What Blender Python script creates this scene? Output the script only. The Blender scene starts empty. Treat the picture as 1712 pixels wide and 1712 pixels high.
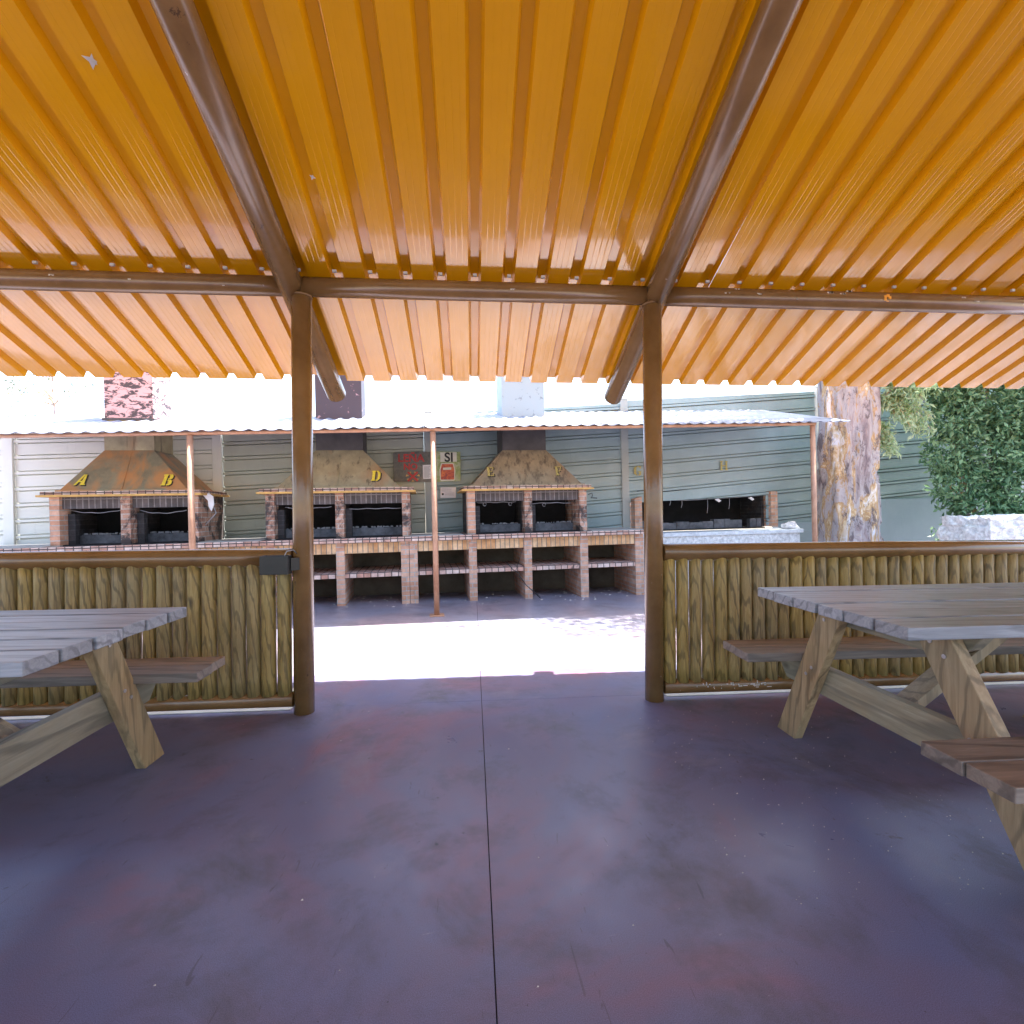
import bpy, bmesh, math, random
from mathutils import Vector, Matrix, noise
R = math.radians
sc = bpy.context.scene
COL = sc.collection
random.seed(7)

# ------------------------------------------------------------------ camera, sky, sun, exposure
cam = bpy.data.cameras.new("camera"); cam.sensor_width = 36; cam.lens = 18.0
cam.clip_start = 0.02; cam.clip_end = 3000
camo = bpy.data.objects.new("camera", cam); COL.objects.link(camo)
camo.location = (0, 0, 1.15); camo.rotation_euler = (R(90), R(0.4), R(-4.4))
sc.camera = camo

SUN = Vector((0.30, 0.17, 1.0)).normalized()
elev = math.asin(SUN.z); azim = math.atan2(SUN.x, SUN.y)
w = bpy.data.worlds.new("World"); sc.world = w; w.use_nodes = True
nt = w.node_tree; bg = nt.nodes['Background']
sky = nt.nodes.new('ShaderNodeTexSky'); sky.sky_type = 'NISHITA'; sky.sun_disc = False
sky.sun_elevation = elev; sky.sun_rotation = azim; sky.dust_density = 3.0; sky.air_density = 1.0
nt.links.new(sky.outputs[0], bg.inputs[0]); bg.inputs[1].default_value = 0.15
sl = bpy.data.lights.new("sun", 'SUN'); sl.energy = 4.6; sl.angle = R(0.5); sl.color = (1, .97, .92)
so = bpy.data.objects.new("sun", sl); COL.objects.link(so)
so.rotation_euler = SUN.to_track_quat('Z', 'Y').to_euler(); so.location = (3, 2, 12)
sc.view_settings.view_transform = 'Standard'; sc.view_settings.look = 'None'
sc.view_settings.exposure = 2.5; sc.view_settings.gamma = 1.0
sc.render.engine = 'CYCLES'
sc.cycles.max_bounces = 10; sc.cycles.diffuse_bounces = 6; sc.cycles.glossy_bounces = 4
sc.cycles.use_denoising = True

# ------------------------------------------------------------------ material helpers
def newmat(name):
    m = bpy.data.materials.new(name); m.use_nodes = True
    n = m.node_tree; b = n.nodes['Principled BSDF']
    return m, n, b
def N(n, t, **k):
    d = n.nodes.new(t)
    for a, v in k.items():
        if a in d.inputs: d.inputs[a].default_value = v
        else: setattr(d, a, v)
    return d
def noise_tex(n, vec, scale, detail=4, rough=.6, dist=0, mapping=(1, 1, 1)):
    mp = N(n, 'ShaderNodeMapping'); mp.inputs['Scale'].default_value = mapping
    n.links.new(vec, mp.inputs[0])
    t = N(n, 'ShaderNodeTexNoise'); t.inputs['Scale'].default_value = scale
    t.inputs['Detail'].default_value = detail; t.inputs['Roughness'].default_value = rough
    t.inputs['Distortion'].default_value = dist
    n.links.new(mp.outputs[0], t.inputs['Vector'])
    return t.outputs['Fac']
def ramp(n, fac, stops):
    r = N(n, 'ShaderNodeValToRGB')
    e = r.color_ramp.elements
    while len(e) < len(stops): e.new(.5)
    for i, (p, c) in enumerate(stops):
        e[i].position = p
        e[i].color = (c[0], c[1], c[2], 1) if isinstance(c, tuple) else (c, c, c, 1)
    n.links.new(fac, r.inputs[0]); return r.outputs[0]
def mix(n, fac, a, b, mode='MIX'):
    x = N(n, 'ShaderNodeMix'); x.data_type = 'RGBA'; x.blend_type = mode
    if hasattr(fac, 'is_linked') : n.links.new(fac, x.inputs[0])
    else: x.inputs[0].default_value = fac
    for v, s in ((a, 6), (b, 7)):
        if hasattr(v, 'is_linked'): n.links.new(v, x.inputs[s])
        else: x.inputs[s].default_value = (v[0], v[1], v[2], 1)
    return x.outputs[2]
def bump(n, b, h, strength=.3, dist=.01):
    k = N(n, 'ShaderNodeBump'); k.inputs['Strength'].default_value = strength
    k.inputs['Distance'].default_value = dist
    n.links.new(h, k.inputs['Height']); n.links.new(k.outputs[0], b.inputs['Normal'])
def objvec(n): return N(n, 'ShaderNodeTexCoord').outputs['Object']
def uvvec(n): return N(n, 'ShaderNodeTexCoord').outputs['UV']
def objrand(n): return N(n, 'ShaderNodeObjectInfo').outputs['Random']
def offvec(n, v):
    """shift coordinates by a per-object random so copies differ"""
    a = N(n, 'ShaderNodeVectorMath', operation='ADD'); s = N(n, 'ShaderNodeMath', operation='MULTIPLY')
    s.inputs[1].default_value = 37.0; n.links.new(objrand(n), s.inputs[0])
    n.links.new(v, a.inputs[0]); n.links.new(s.outputs[0], a.inputs[1]); return a.outputs[0]
def setin(b, **k):
    for a, v in k.items():
        a = a.replace('_', ' ')
        if isinstance(v, tuple): v = (v[0], v[1], v[2], 1)
        b.inputs[a].default_value = v

MAT = {}
def simple(name, col, rough=.6, metal=0, var=.25, scale=8, bmp=.15):
    m, n, b = newmat(name)
    v = offvec(n, objvec(n)); f = noise_tex(n, v, scale, 5, .65)
    c = ramp(n, f, [(.3, tuple(x*(1-var) for x in col)), (.7, tuple(min(1, x*(1+var)) for x in col))])
    n.links.new(c, b.inputs['Base Color']); setin(b, Roughness=rough, Metallic=metal)
    f2 = noise_tex(n, v, scale*9, 3, .6); bump(n, b, f2, bmp, .004)
    MAT[name] = m; return m

# roof sheet : orange lacquered steel
m, n, b = newmat('orange_sheet'); v = objvec(n)
f = noise_tex(n, v, 1.3, 4, .6); g = noise_tex(n, v, 60, 3, .7, 0, (1, .12, 1))
c = ramp(n, f, [(.3, (.64, .285, .002)), (.7, (.74, .34, .003))])
c = mix(n, ramp(n, g, [(.70, 0.0), (.78, .15)]), c, (.66, .34, .06))
n.links.new(c, b.inputs['Base Color']); setin(b, Specular_IOR_Level=.6)
r_ = ramp(n, noise_tex(n, v, 3.5, 5, .7), [(.3, .10), (.75, .17)]); n.links.new(r_, b.inputs['Roughness'])
setin(b, Coat_Weight=.7, Coat_Roughness=.05)
bump(n, b, noise_tex(n, v, 2.2, 2, .5, 0, (1, .35, 1)), .12, .012)
MAT['orange_sheet'] = m
# brown paint on tubes with scuffs and droppings
m, n, b = newmat('brown_paint'); v = offvec(n, objvec(n))
f = noise_tex(n, v, 5, 5, .65); c = ramp(n, f, [(.3, (.165, .088, .030)), (.7, (.24, .135, .052))])
s = ramp(n, noise_tex(n, v, 26, 4, .75), [(.70, 0.0), (.735, 1.0)])
c = mix(n, s, c, (.42, .34, .26))
s2 = ramp(n, noise_tex(n, v, 9, 6, .8), [(.66, 0.0), (.70, .8)])
c = mix(n, s2, c, (.06, .035, .02))
n.links.new(c, b.inputs['Base Color']); setin(b, Roughness=.24, Coat_Weight=.3, Coat_Roughness=.15)
bump(n, b, noise_tex(n, v, 40, 3, .6), .12, .004); MAT['brown_paint'] = m
m, n, b = newmat('rust_paint'); v = offvec(n, objvec(n))
c = ramp(n, noise_tex(n, v, 7, 5, .7), [(.3, (.34, .17, .10)), (.7, (.52, .31, .20))])
n.links.new(c, b.inputs['Base Color']); setin(b, Roughness=.4); MAT['rust_paint'] = m

# painted concrete floor, and the same paint worn down outside
def floor_mat(name, a, b1, c1, dirt):
    m, n, b = newmat(name); v = objvec(n)
    f1 = noise_tex(n, v, .75, 5, .62, .6); f2 = noise_tex(n, v, 2.1, 6, .7, .3); f3 = noise_tex(n, v, 420, 3, .85)
    c = ramp(n, f1, [(.38, a), (.50, b1), (.64, c1)])
    d = ramp(n, f2, [(.50, 0.0), (.68, .8)]); c = mix(n, d, c, dirt)
    d = ramp(n, noise_tex(n, v, 3.3, 7, .75, .8), [(.645, 0.0), (.69, .85)]); c = mix(n, d, c, tuple(x*.8 for x in dirt))
    d = ramp(n, noise_tex(n, v, 1.3, 6, .7, 1.2), [(.58, 0.0), (.70, .45)]); c = mix(n, d, c, (.24, .22, .29))
    d = ramp(n, noise_tex(n, v, 17, 3, .5, .2), [(.735, 0.0), (.76, .7)]); c = mix(n, d, c, tuple(x*.6 for x in dirt))
    sc1 = ramp(n, noise_tex(n, v, 26, 2, .5, 2.5, (1, .15, 1)), [(.71, 0.0), (.74, .5)]); c = mix(n, sc1, c, (.07, .06, .075))
    sc2 = ramp(n, noise_tex(n, v, 22, 3, .6, 3.0, (.2, 1, 1)), [(.72, 0.0), (.75, .4)]); c = mix(n, sc2, c, (.34, .31, .36))
    sp = ramp(n, noise_tex(n, v, 55, 2, .5), [(.76, 0.0), (.79, .8)]); c = mix(n, sp, c, (.05, .045, .05))
    c = mix(n, 1.0, c, ramp(n, f3, [(.35, .60), (.65, 1.35)]), 'MULTIPLY')
    n.links.new(c, b.inputs['Base Color'])
    r_ = ramp(n, f2, [(.3, .27), (.7, .47)]); n.links.new(r_, b.inputs['Roughness'])
    bump(n, b, noise_tex(n, v, 200, 5, .8), .05, .002); MAT[name] = m
floor_mat('painted_floor', (.145, .162, .295), (.162, .150, .250), (.25, .115, .155), (.098, .095, .120))
floor_mat('worn_floor', (.25, .255, .34), (.27, .25, .31), (.32, .24, .27), (.17, .16, .19))
simple('joint_dark', (.02, .018, .018), .9)
simple('pale_concrete', (.50, .49, .46), .8, 0, .15, 4, .3)
simple('earth', (.33, .28, .2), .95, 0, .25, 2, .4)

# wood
def wood(name, cols, sc_=1.0, axis='Z', rough=.6, green=None, knots=True, grain=.62):
    m, n, b = newmat(name); v = offvec(n, objvec(n))
    mp = {'X': (.08, 1, 1), 'Y': (1, .08, 1), 'Z': (1, 1, .08)}[axis]
    g = noise_tex(n, v, 34*sc_, 5, .7, 1.2, mp)
    c = ramp(n, g, [(.25, cols[0]), (.5, cols[1]), (.75, cols[2])])
    wv = N(n, 'ShaderNodeTexWave'); wv.bands_direction = 'DIAGONAL'; wv.inputs['Scale'].default_value = 7*sc_
    wv.inputs['Distortion'].default_value = 9; wv.inputs['Detail'].default_value = 3; wv.inputs['Detail Scale'].default_value = 1.2
    wm = N(n, 'ShaderNodeMapping'); wm.inputs['Scale'].default_value = {'X': (.13, 1, 1), 'Y': (1, .13, 1), 'Z': (1, 1, .2)}[axis]
    n.links.new(v, wm.inputs[0]); n.links.new(wm.outputs[0], wv.inputs['Vector'])
    c = mix(n, 1.0, c, ramp(n, wv.outputs['Fac'], [(.04, grain), (.30, 1.08)]), 'MULTIPLY')
    big = noise_tex(n, v, 2.3, 3, .6); c = mix(n, ramp(n, big, [(.35, 0.0), (.7, .55)]), c, green or cols[0])
    if knots:
        vo = N(n, 'ShaderNodeTexVoronoi'); vo.inputs['Scale'].default_value = 5.0
        mm = N(n, 'ShaderNodeMapping'); k = {'X': (.5, 1, 1), 'Y': (1, .5, 1), 'Z': (1, 1, .5)}[axis]
        mm.inputs['Scale'].default_value = k; n.links.new(v, mm.inputs[0]); n.links.new(mm.outputs[0], vo.inputs['Vector'])
        kk = ramp(n, vo.outputs['Distance'], [(.06, 1.0), (.13, 0.0)])
        c = mix(n, kk, c, tuple(x*.35 for x in cols[0]))
    hv = N(n, 'ShaderNodeHueSaturation'); n.links.new(c, hv.inputs['Color'])
    n.links.new(ramp(n, objrand(n), [(0, .78), (1, 1.0)]), hv.inputs['Value']); hv.inputs['Saturation'].default_value = 1.0
    n.links.new(ramp(n, objrand(n), [(0, .82), (1, 1.0)]), hv.inputs['Saturation']); c = hv.outputs[0]
    n.links.new(c, b.inputs['Base Color']); setin(b, Roughness=rough)
    bump(n, b, g, .35, .004); MAT[name] = m
wood('log_wood', [(.16, .10, .025), (.37, .25, .065), (.56, .41, .14)], 2.0, 'Z', .5, (.27, .20, .055), True, .52)
wood('plank_top', [(.19, .21, .245), (.31, .335, .38), (.44, .47, .52)], 1.3, 'X', .32, (.24, .26, .29), True, .6)
wood('plank_side', [(.20, .13, .055), (.33, .22, .10), (.44, .31, .16)], .9, 'X', .6, (.22, .19, .12))
wood('pine_leg', [(.27, .165, .07), (.43, .28, .125), (.57, .40, .21)], 1.1, 'Z', .55, (.26, .22, .13))
wood('pine_beam', [(.22, .17, .10), (.34, .28, .17), (.46, .39, .26)], .8, 'Y', .6, (.24, .24, .19))
wood('bench_top', [(.15, .115, .09), (.26, .20, .155), (.37, .295, .235)], .9, 'X', .5, (.20, .165, .14))

# brick (UV in metres)
def brick(name, c1, c2, mortar, rotz=0, soot=0.0, soot_lo=None, bw=.21, bh=.058, off=.5):
    m, n, b = newmat(name); v = uvvec(n)
    mp = N(n, 'ShaderNodeMapping'); mp.inputs['Rotation'].default_value = (0, 0, R(rotz)); n.links.new(v, mp.inputs[0])
    t = N(n, 'ShaderNodeTexBrick'); t.offset = off
    for k, x in (('Color1', c1), ('Color2', c2), ('Mortar', mortar)): t.inputs[k].default_value = (*x, 1)
    t.inputs['Scale'].default_value = 1; t.inputs['Brick Width'].default_value = bw; t.inputs['Row Height'].default_value = bh
    t.inputs['Mortar Size'].default_value = .006; t.inputs['Mortar Smooth'].default_value = .2; t.inputs['Bias'].default_value = -.1
    n.links.new(mp.outputs[0], t.inputs['Vector'])
    o = objvec(n); g = noise_tex(n, o, 9, 5, .7)
    c = mix(n, 1.0, t.outputs['Color'], ramp(n, g, [(.3, .65), (.7, 1.15)]), 'MULTIPLY')
    if soot > 0:
        s = ramp(n, noise_tex(n, o, 3.2, 5, .75, .6), [(.66-soot*.45, 0.0), (.76-soot*.45, .93)])
        c = mix(n, s, c, (.035, .032, .034))
    n.links.new(c, b.inputs['Base Color']); setin(b, Roughness=.85)
    inv = N(n, 'ShaderNodeMath', operation='SUBTRACT'); inv.inputs[0].default_value = 1; n.links.new(t.outputs['Fac'], inv.inputs[1])
    bump(n, b, inv.outputs[0], .6, .008); MAT[name] = m
brick('brick_salmon', (.58, .31, .20), (.74, .48, .35), (.50, .47, .43))
brick('brick_soldier', (.66, .36, .16), (.84, .58, .34), (.30, .24, .19), 90, 0, None, .2, .062, 0)
brick('brick_header', (.58, .32, .24), (.82, .68, .60), (.09, .07, .07), 0, .12, None, .085, .07, 0)
brick('brick_soot_soldier', (.085, .075, .075), (.13, .11, .11), (.24, .22, .22), 90, 0, None, .2, .062, 0)
brick('brick_sooty', (.42, .22, .15), (.60, .38, .28), (.50, .47, .42), 0, .42)
brick('brick_black', (.035, .035, .038), (.065, .062, .065), (.075, .075, .08), 0, .4)
simple('soot', (.012, .012, .014), .95, 0, .4, 6, .3)
simple('hearth_ledge', (.13, .135, .15), .9, 0, .5, 9, .5)
simple('ash', (.30, .30, .31), .95, 0, .4, 14, .6)
simple('back_render', (.13, .11, .08), .9, 0, .45, 2.5, .3)
simple('white_board', (.68, .72, .74), .7, 0, .22, 11, .5)
simple('wire', (.30, .30, .32), .5, .4)
simple('black_metal', (.018, .018, .018), .45)
simple('black_paint', (.016, .016, .016), .5)
simple('flue_dark', (.055, .05, .05), .6, 0, .35, 5)
simple('yellow_paint', (.78, .62, .06), .6, 0, .2, 30)
simple('faded_yellow_paint', (.44, .37, .12), .7, 0, .45, 45)
simple('red_paint', (.50, .03, .03), .5)
simple('pale_paint', (.75, .75, .66), .6, 0, .08)
simple('paper', (.80, .79, .80), .7, 0, .05, 6)
simple('ink', (.22, .22, .27), .8)
simple('galvanised', (.24, .26, .32), .5, .1, .2, 4)
simple('white_cloth', (.75, .74, .76), .8, 0, .1)
simple('bolt_steel', (.45, .43, .42), .35, .8)
simple('petal', (.80, .36, .04), .7)
simple('grit', (.62, .58, .52), .8)
simple('ochre_edge', (.62, .38, .12), .8, 0, .25, 12)
simple('stone_white', (.70, .71, .70), .9, 0, .35, 22, 1.0)

# hoods: three weathering variants
def hood_mat(name, base, rust, rust_lo, streak, streak_lo):
    m, n, b = newmat(name); v = objvec(n)
    c = ramp(n, noise_tex(n, v, 6, 6, .7), [(.3, tuple(x*.75 for x in base)), (.7, tuple(x*1.25 for x in base))])
    r1 = ramp(n, noise_tex(n, v, 2.6, 5, .6, .5, (1, 1, .35)), [(rust_lo, 0.0), (rust_lo+.12, .9)])
    c = mix(n, r1, c, rust)
    s = ramp(n, noise_tex(n, v, 15, 5, .65, .1, (1, 1, .07)), [(streak_lo, 0.0), (streak_lo+.14, .85)])
    c = mix(n, s, c, streak)
    n.links.new(c, b.inputs['Base Color']); setin(b, Roughness=.5, Metallic=.1)
    bump(n, b, noise_tex(n, v, 30, 4, .7), .2, .004); MAT[name] = m
hood_mat('hood_rusty', (.28, .25, .16), (.56, .27, .10), .40, (.10, .07, .045), .66)
hood_mat('hood_ochre', (.36, .31, .19), (.36, .23, .12), .52, (.075, .055, .035), .56)
hood_mat('hood_streaked', (.32, .265, .17), (.29, .20, .12), .52, (.10, .08, .06), .50)
def peel(name, base, patch, lo, mp=(1, 1, 1)):
    m, n, b = newmat(name); v = objvec(n)
    s = ramp(n, noise_tex(n, v, 8, 6, .7, .6, mp), [(lo, 0.0), (lo+.035, 1.0)])
    c = mix(n, s, base, patch); n.links.new(c, b.inputs['Base Color']); setin(b, Roughness=.55); MAT[name] = m
peel('flue_pink', (.56, .33, .32), (.05, .035, .04), .50, (1, 1, 2.2))
peel('flue_plum', (.045, .035, .05), (.40, .24, .26), .62)
peel('flue_blue', (.30, .38, .42), (.16, .20, .23), .60)

# corrugated wall, blue grey; left panels paler, sunlit glare put into their colour
def wall_mat(name, c1, c2):
    m, n, b = newmat(name); v = objvec(n)
    c = ramp(n, noise_tex(n, v, 1.6, 5, .65), [(.3, c1), (.7, c2)])
    s = ramp(n, noise_tex(n, v, 9, 5, .7, .2, (1, 1, .2)), [(.6, 0.0), (.75, .35)])
    c = mix(n, s, c, tuple(x*.6 for x in c1))
    n.links.new(c, b.inputs['Base Color']); setin(b, Roughness=.42, Metallic=0.0)
    bump(n, b, noise_tex(n, v, 3, 3, .5), .15, .01); MAT[name] = m
wall_mat('sheet_blue', (.25, .345, .365), (.34, .45, .47))
wall_mat('sheet_green', (.42, .45, .38), (.52, .55, .47))
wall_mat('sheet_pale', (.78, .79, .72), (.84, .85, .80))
wall_mat('base_blue', (.25, .34, .40), (.31, .41, .47))
wall_mat('post_grey', (.30, .34, .33), (.40, .44, .43))
# posters
def poster(name, cols, sc_=9):
    m, n, b = newmat(name); v = objvec(n)
    c = ramp(n, noise_tex(n, v, sc_, 6, .75, .8), [(.3, cols[0]), (.48, cols[1]), (.6, cols[2]), (.72, cols[3])])
    n.links.new(c, b.inputs['Base Color']); setin(b, Roughness=.4); MAT[name] = m
poster('poster_logs', [(.05, .055, .05), (.12, .12, .11), (.17, .15, .13), (.32, .30, .26)], 12)
poster('poster_leaf', [(.13, .19, .05), (.30, .38, .14), (.48, .52, .34), (.20, .24, .11)], 11)
poster('bag_picture', [(.05, .02, .04), (.45, .05, .03), (.75, .20, .04), (.35, .03, .03)], 14)
# bark
m, n, b = newmat('bark'); v = objvec(n)
c = ramp(n, noise_tex(n, v, 4.5, 6, .7, .8, (1, 1, .28)), [(.30, (.15, .11, .12)), (.40, (.36, .29, .28)), (.50, (.50, .45, .44)), (.55, (.48, .28, .11)), (.60, (.70, .54, .34)), (.65, (.82, .80, .82))])
c = mix(n, ramp(n, noise_tex(n, v, 9, 6, .8, .5, (1, 1, .35)), [(.54, 0.0), (.60, .85)]), c, (.13, .10, .10))
n.links.new(c, b.inputs['Base Color']); setin(b, Roughness=.85)
bump(n, b, noise_tex(n, v, 10, 6, .7, .4, (1, 1, .3)), .9, .05); MAT['bark'] = m
def leaf(name, c1, c2, tr=.25):
    m, n, b = newmat(name); g = N(n, 'ShaderNodeNewGeometry')
    c = ramp(n, g.outputs['Random Per Island'], [(.1, c1), (.9, c2)])
    n.links.new(c, b.inputs['Base Color']); setin(b, Roughness=.45)
    t = N(n, 'ShaderNodeBsdfTranslucent'); n.links.new(c, t.inputs[0])
    x = N(n, 'ShaderNodeMixShader'); x.inputs[0].default_value = tr
    n.links.new(b.outputs[0], x.inputs[1]); n.links.new(t.outputs[0], x.inputs[2])
    n.links.new(x.outputs[0], n.nodes['Material Output'].inputs[0]); MAT[name] = m
leaf('leaf_hedge', (.06, .15, .07), (.25, .41, .21))
leaf('leaf_gum', (.38, .52, .28), (.66, .76, .52), .5)
leaf('leaf_far', (.10, .12, .09), (.2, .22, .16))

# ------------------------------------------------------------------ mesh builder
class MB:
    def __init__(s): s.bm = bmesh.new()
    def verts(s, vs, fs):
        v = [s.bm.verts.new(p) for p in vs]
        for f in fs:
            try: s.bm.faces.new([v[i] for i in f])
            except ValueError: pass
        return v
    def hexa(s, p):   # 8 points, bottom 0-3 ccw, top 4-7
        s.verts(p, [(3, 2, 1, 0), (4, 5, 6, 7), (0, 1, 5, 4), (1, 2, 6, 5), (2, 3, 7, 6), (3, 0, 4, 7)])
    def box(s, x0, x1, y0, y1, z0, z1, M=None):
        p = [(x0, y0, z0), (x1, y0, z0), (x1, y1, z0), (x0, y1, z0), (x0, y0, z1), (x1, y0, z1), (x1, y1, z1), (x0, y1, z1)]
        if M: p = [M @ Vector(q) for q in p]
        s.hexa(p)
    def bar(s, a, b, w, t, wide=(0, 0, 1)):
        """rectangular bar from a to b; w across direction 'wide' , t the other"""
        a, b = Vector(a), Vector(b); d = (b-a).normalized(); u = Vector(wide); u = (u - d*u.dot(d)).normalized(); v = d.cross(u)
        p = []
        for c in (a, b):
            for i, j in ((-1, -1), (1, -1), (1, 1), (-1, 1)): p.append(c + u*(w/2*i) + v*(t/2*j))
        s.hexa(p)
    def prism(s, pts, ext):
        """closed polygon pts (3D, planar) extruded by vector ext"""
        k = len(pts); e = Vector(ext); P = [Vector(p) for p in pts]
        s.verts(P + [p+e for p in P], [tuple(range(k))[::-1], tuple(range(k, 2*k))] + [(i, (i+1) % k, k+(i+1) % k, k+i) for i in range(k)])
    def tube(s, pts, r, seg=16, cap=True):
        pts = [Vector(p) for p in pts]; rs = r if isinstance(r, (list, tuple)) else [r]*len(pts)
        rings = []; u = None
        for i, p in enumerate(pts):
            d = (pts[min(i+1, len(pts)-1)] - pts[max(i-1, 0)]).normalized()
            if u is None:
                u = Vector((0, 0, 1)) if abs(d.z) < .9 else Vector((1, 0, 0))
            u = (u - d*u.dot(d)).normalized(); v = d.cross(u)
            rings.append([s.bm.verts.new(p + (u*math.cos(2*math.pi*k/seg) + v*math.sin(2*math.pi*k/seg))*rs[i]) for k in range(seg)])
        for a, b in zip(rings, rings[1:]):
            for k in range(seg):
                f = s.bm.faces.new((a[k], a[(k+1) % seg], b[(k+1) % seg], b[k])); f.smooth = True
        if cap:
            s.bm.faces.new(rings[0][::-1]); s.bm.faces.new(rings[-1])
    def build(s, name, mat, parent=None, bevel=0, uv=True, flip=True):
        bmesh.ops.recalc_face_normals(s.bm, faces=s.bm.faces) if flip else None
        if uv:
            L = s.bm.loops.layers.uv.new("UVMap")
            for f in s.bm.faces:
                nn = f.normal; ax = max(range(3), key=lambda i: abs(nn[i]))
                for l in f.loops:
                    c = l.vert.co
                    l[L].uv = (c.y, c.z) if ax == 0 else ((c.x, c.z) if ax == 1 else (c.x, c.y))
        me = bpy.data.meshes.new(name); s.bm.to_mesh(me); s.bm.free()
        me.materials.append(MAT[mat] if isinstance(mat, str) else mat)
        o = bpy.data.objects.new(name, me); COL.objects.link(o)
        if parent: o.parent = parent
        if bevel:
            b = o.modifiers.new('b', 'BEVEL'); b.width = bevel; b.segments = 2; b.limit_method = 'ANGLE'; b.angle_limit = R(40)
        return o
def tag(o, label=None, cat=None, group=None, kind=None):
    for k, v in (('label', label), ('category', cat), ('group', group), ('kind', kind)):
        if v: o[k] = v
    return o
def empty(name, loc=(0, 0, 0), rot=(0, 0, 0)):
    o = bpy.data.objects.new(name, None); COL.objects.link(o); o.location = loc; o.rotation_euler = rot
    o.empty_display_size = .2; return o
def copy_tree(o, parent=None):
    c = o.copy(); COL.objects.link(c); c.parent = parent
    for ch in [x for x in COL.objects if x.parent == o]: copy_tree(ch, c)
    return c

# ------------------------------------------------------------------ ground
def ground_sheet(name, x0, x1, y0, y1, z0, z1, mat):
    m = MB(); m.box(x0, x1, y0, y1, z0, z1); return tag(m.build(name, mat), kind='structure')
ground_sheet('ground', -800, 800, -800, 800, -.5, -.03, 'earth')
# painted slab cast in bays: the joints are real gaps over a dark bed
ground_sheet('joint_bed', -14.0, 14.0, -9.0, 12, -.029, -.006, 'joint_dark')
m = MB(); J = .0019
xs = [-13.9, -4.1, .047, 4.3, 13.9]; ys = [-8.9, -1.0, 3.13, 3.72, 8.2, 11.9]
for js, nm, mt in (((0, 1, 2), 'floor', 'painted_floor'), ((3, 4), 'yard', 'worn_floor')):
    m = MB()
    for i in range(4):
        for j in js: m.box(xs[i]+J, xs[i+1]-J, ys[j]+(J*.6), ys[j+1]-(J*.6), -.005, 0)
    tag(m.build(nm, mt), kind='structure')
for x0, x1 in ((-5.2, -1.07), (1.19, 5.2)):
    ground_sheet('kerb_strip', x0, x1, 3.085, 3.46, .001, .005, 'pale_concrete')

# ------------------------------------------------------------------ pavilion
SL = .41; Y0 = 3.05; ZR = 2.53            # underside plane of sheets: z = ZR + SL*(Y0-y)
RIDGE = -.3  # ridge set back: unseen rear roof enlarged to darken the interior
def zr(y):
    return ZR + SL*(Y0-y) if y >= RIDGE else ZR + SL*(Y0-(2*RIDGE-y))
pav = empty('pavilion', (0, 0, 0))
tag(pav, 'open picnic pavilion with orange ribbed sheet roof on brown round steel posts', 'pavilion')
PX = [-6.6, -4.1, -.98, 1.10, 5.0, 7.2]; RX = [-6.6, -4.1, -1.03, 1.12, 5.0, 7.2]
for i, x in enumerate(PX):
    m = MB(); m.tube([(x, Y0, -.03), (x, Y0, 2.40)], .057, 28); p = m.build('post', 'brown_paint', pav)
    m = MB(); m.tube([(x, Y0, 2.400), (x, Y0, 2.412)], .061, 28); m.build('weld_collar', 'brown_paint', p)
    yb = 2*RIDGE-Y0
    m = MB(); m.tube([(x, yb, -.03), (x, yb, 2.40)], .056, 20); m.build('post', 'brown_paint', pav)
rr = .070
for x in RX:
    off = rr/math.cos(math.atan(SL)) + .006
    m = MB(); m.tube([(x, 4.00, zr(4.00)-off), (x, RIDGE, zr(RIDGE)-off)], rr, 24); m.build('rafter', 'brown_paint', pav)
    m = MB(); m.tube([(x, RIDGE-.05, zr(RIDGE-.05)-off), (x, -2.8, zr(-2.8)-off)], rr, 16); m.build('rafter', 'brown_paint', pav)
for y in (Y0, 2*RIDGE-Y0):
    ends = [-7.6] + RX[1:-1] + [7.6]
    for a, b_ in zip(ends, ends[1:]):
        m = MB(); m.tube([(a, y, zr(y)-.067), (b_, y, zr(y)-.067)], .056, 24); m.build('eave_beam', 'brown_paint', pav)
m = MB(); m.tube([(-7.6, RIDGE, zr(RIDGE)-.075), (7.6, RIDGE, zr(RIDGE)-.075)], .05, 20); m.build('ridge_beam', 'brown_paint', pav)
# ribbed sheets: profile across x, run along the slope; one sheet every 1.0 m (5 ribs)
P = .2
prof = [(0, 0), (.028, 0), (.031, .0006), (.034, 0), (.060, 0), (.063, .0006), (.066, 0), (.092, 0), (.095, .0006), (.098, 0), (.122, 0), (.138, .040), (.186, .040), (.2, 0)]
def sheet(x0, nrib, ya, yb, name):
    rnd = random.Random(int(x0*10)+99); dz = rnd.uniform(0, .0015); ex = rnd.uniform(-.004, .004)
    m = MB(); pts = []
    for k in range(nrib):
        for (a, h) in prof[:-1]: pts.append((x0+k*P+a, h))
    pts.append((x0+nrib*P, 0)); pts.append((x0+nrib*P+.012, .02))
    nseg = 8; rows = []
    for s_ in range(nseg+1):
        y = ya + (yb-ya)*s_/nseg + (ex if s_ == 0 else 0); z = zr(y)
        sag = -.0015*math.sin(s_*1.7+x0*3)
        rows.append([m.bm.verts.new((x, y, z+h+dz+(sag if h < .01 else 0))) for x, h in pts])
    for r0, r1 in zip(rows, rows[1:]):
        for i in range(len(pts)-1): m.bm.faces.new((r0[i], r0[i+1], r1[i+1], r1[i]))
    o = m.build(name, 'orange_sheet', pav, flip=False)
    sd = o.modifiers.new('s', 'SOLIDIFY'); sd.thickness = .0022; sd.offset = 1
    return o
x = -7.54
while x < 7.5:
    sheet(x, 5, 3.96, RIDGE-.02, 'roof_sheet'); sheet(x, 5, -2.76, RIDGE+.02-.04, 'roof_sheet'); x += 1.0
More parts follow.
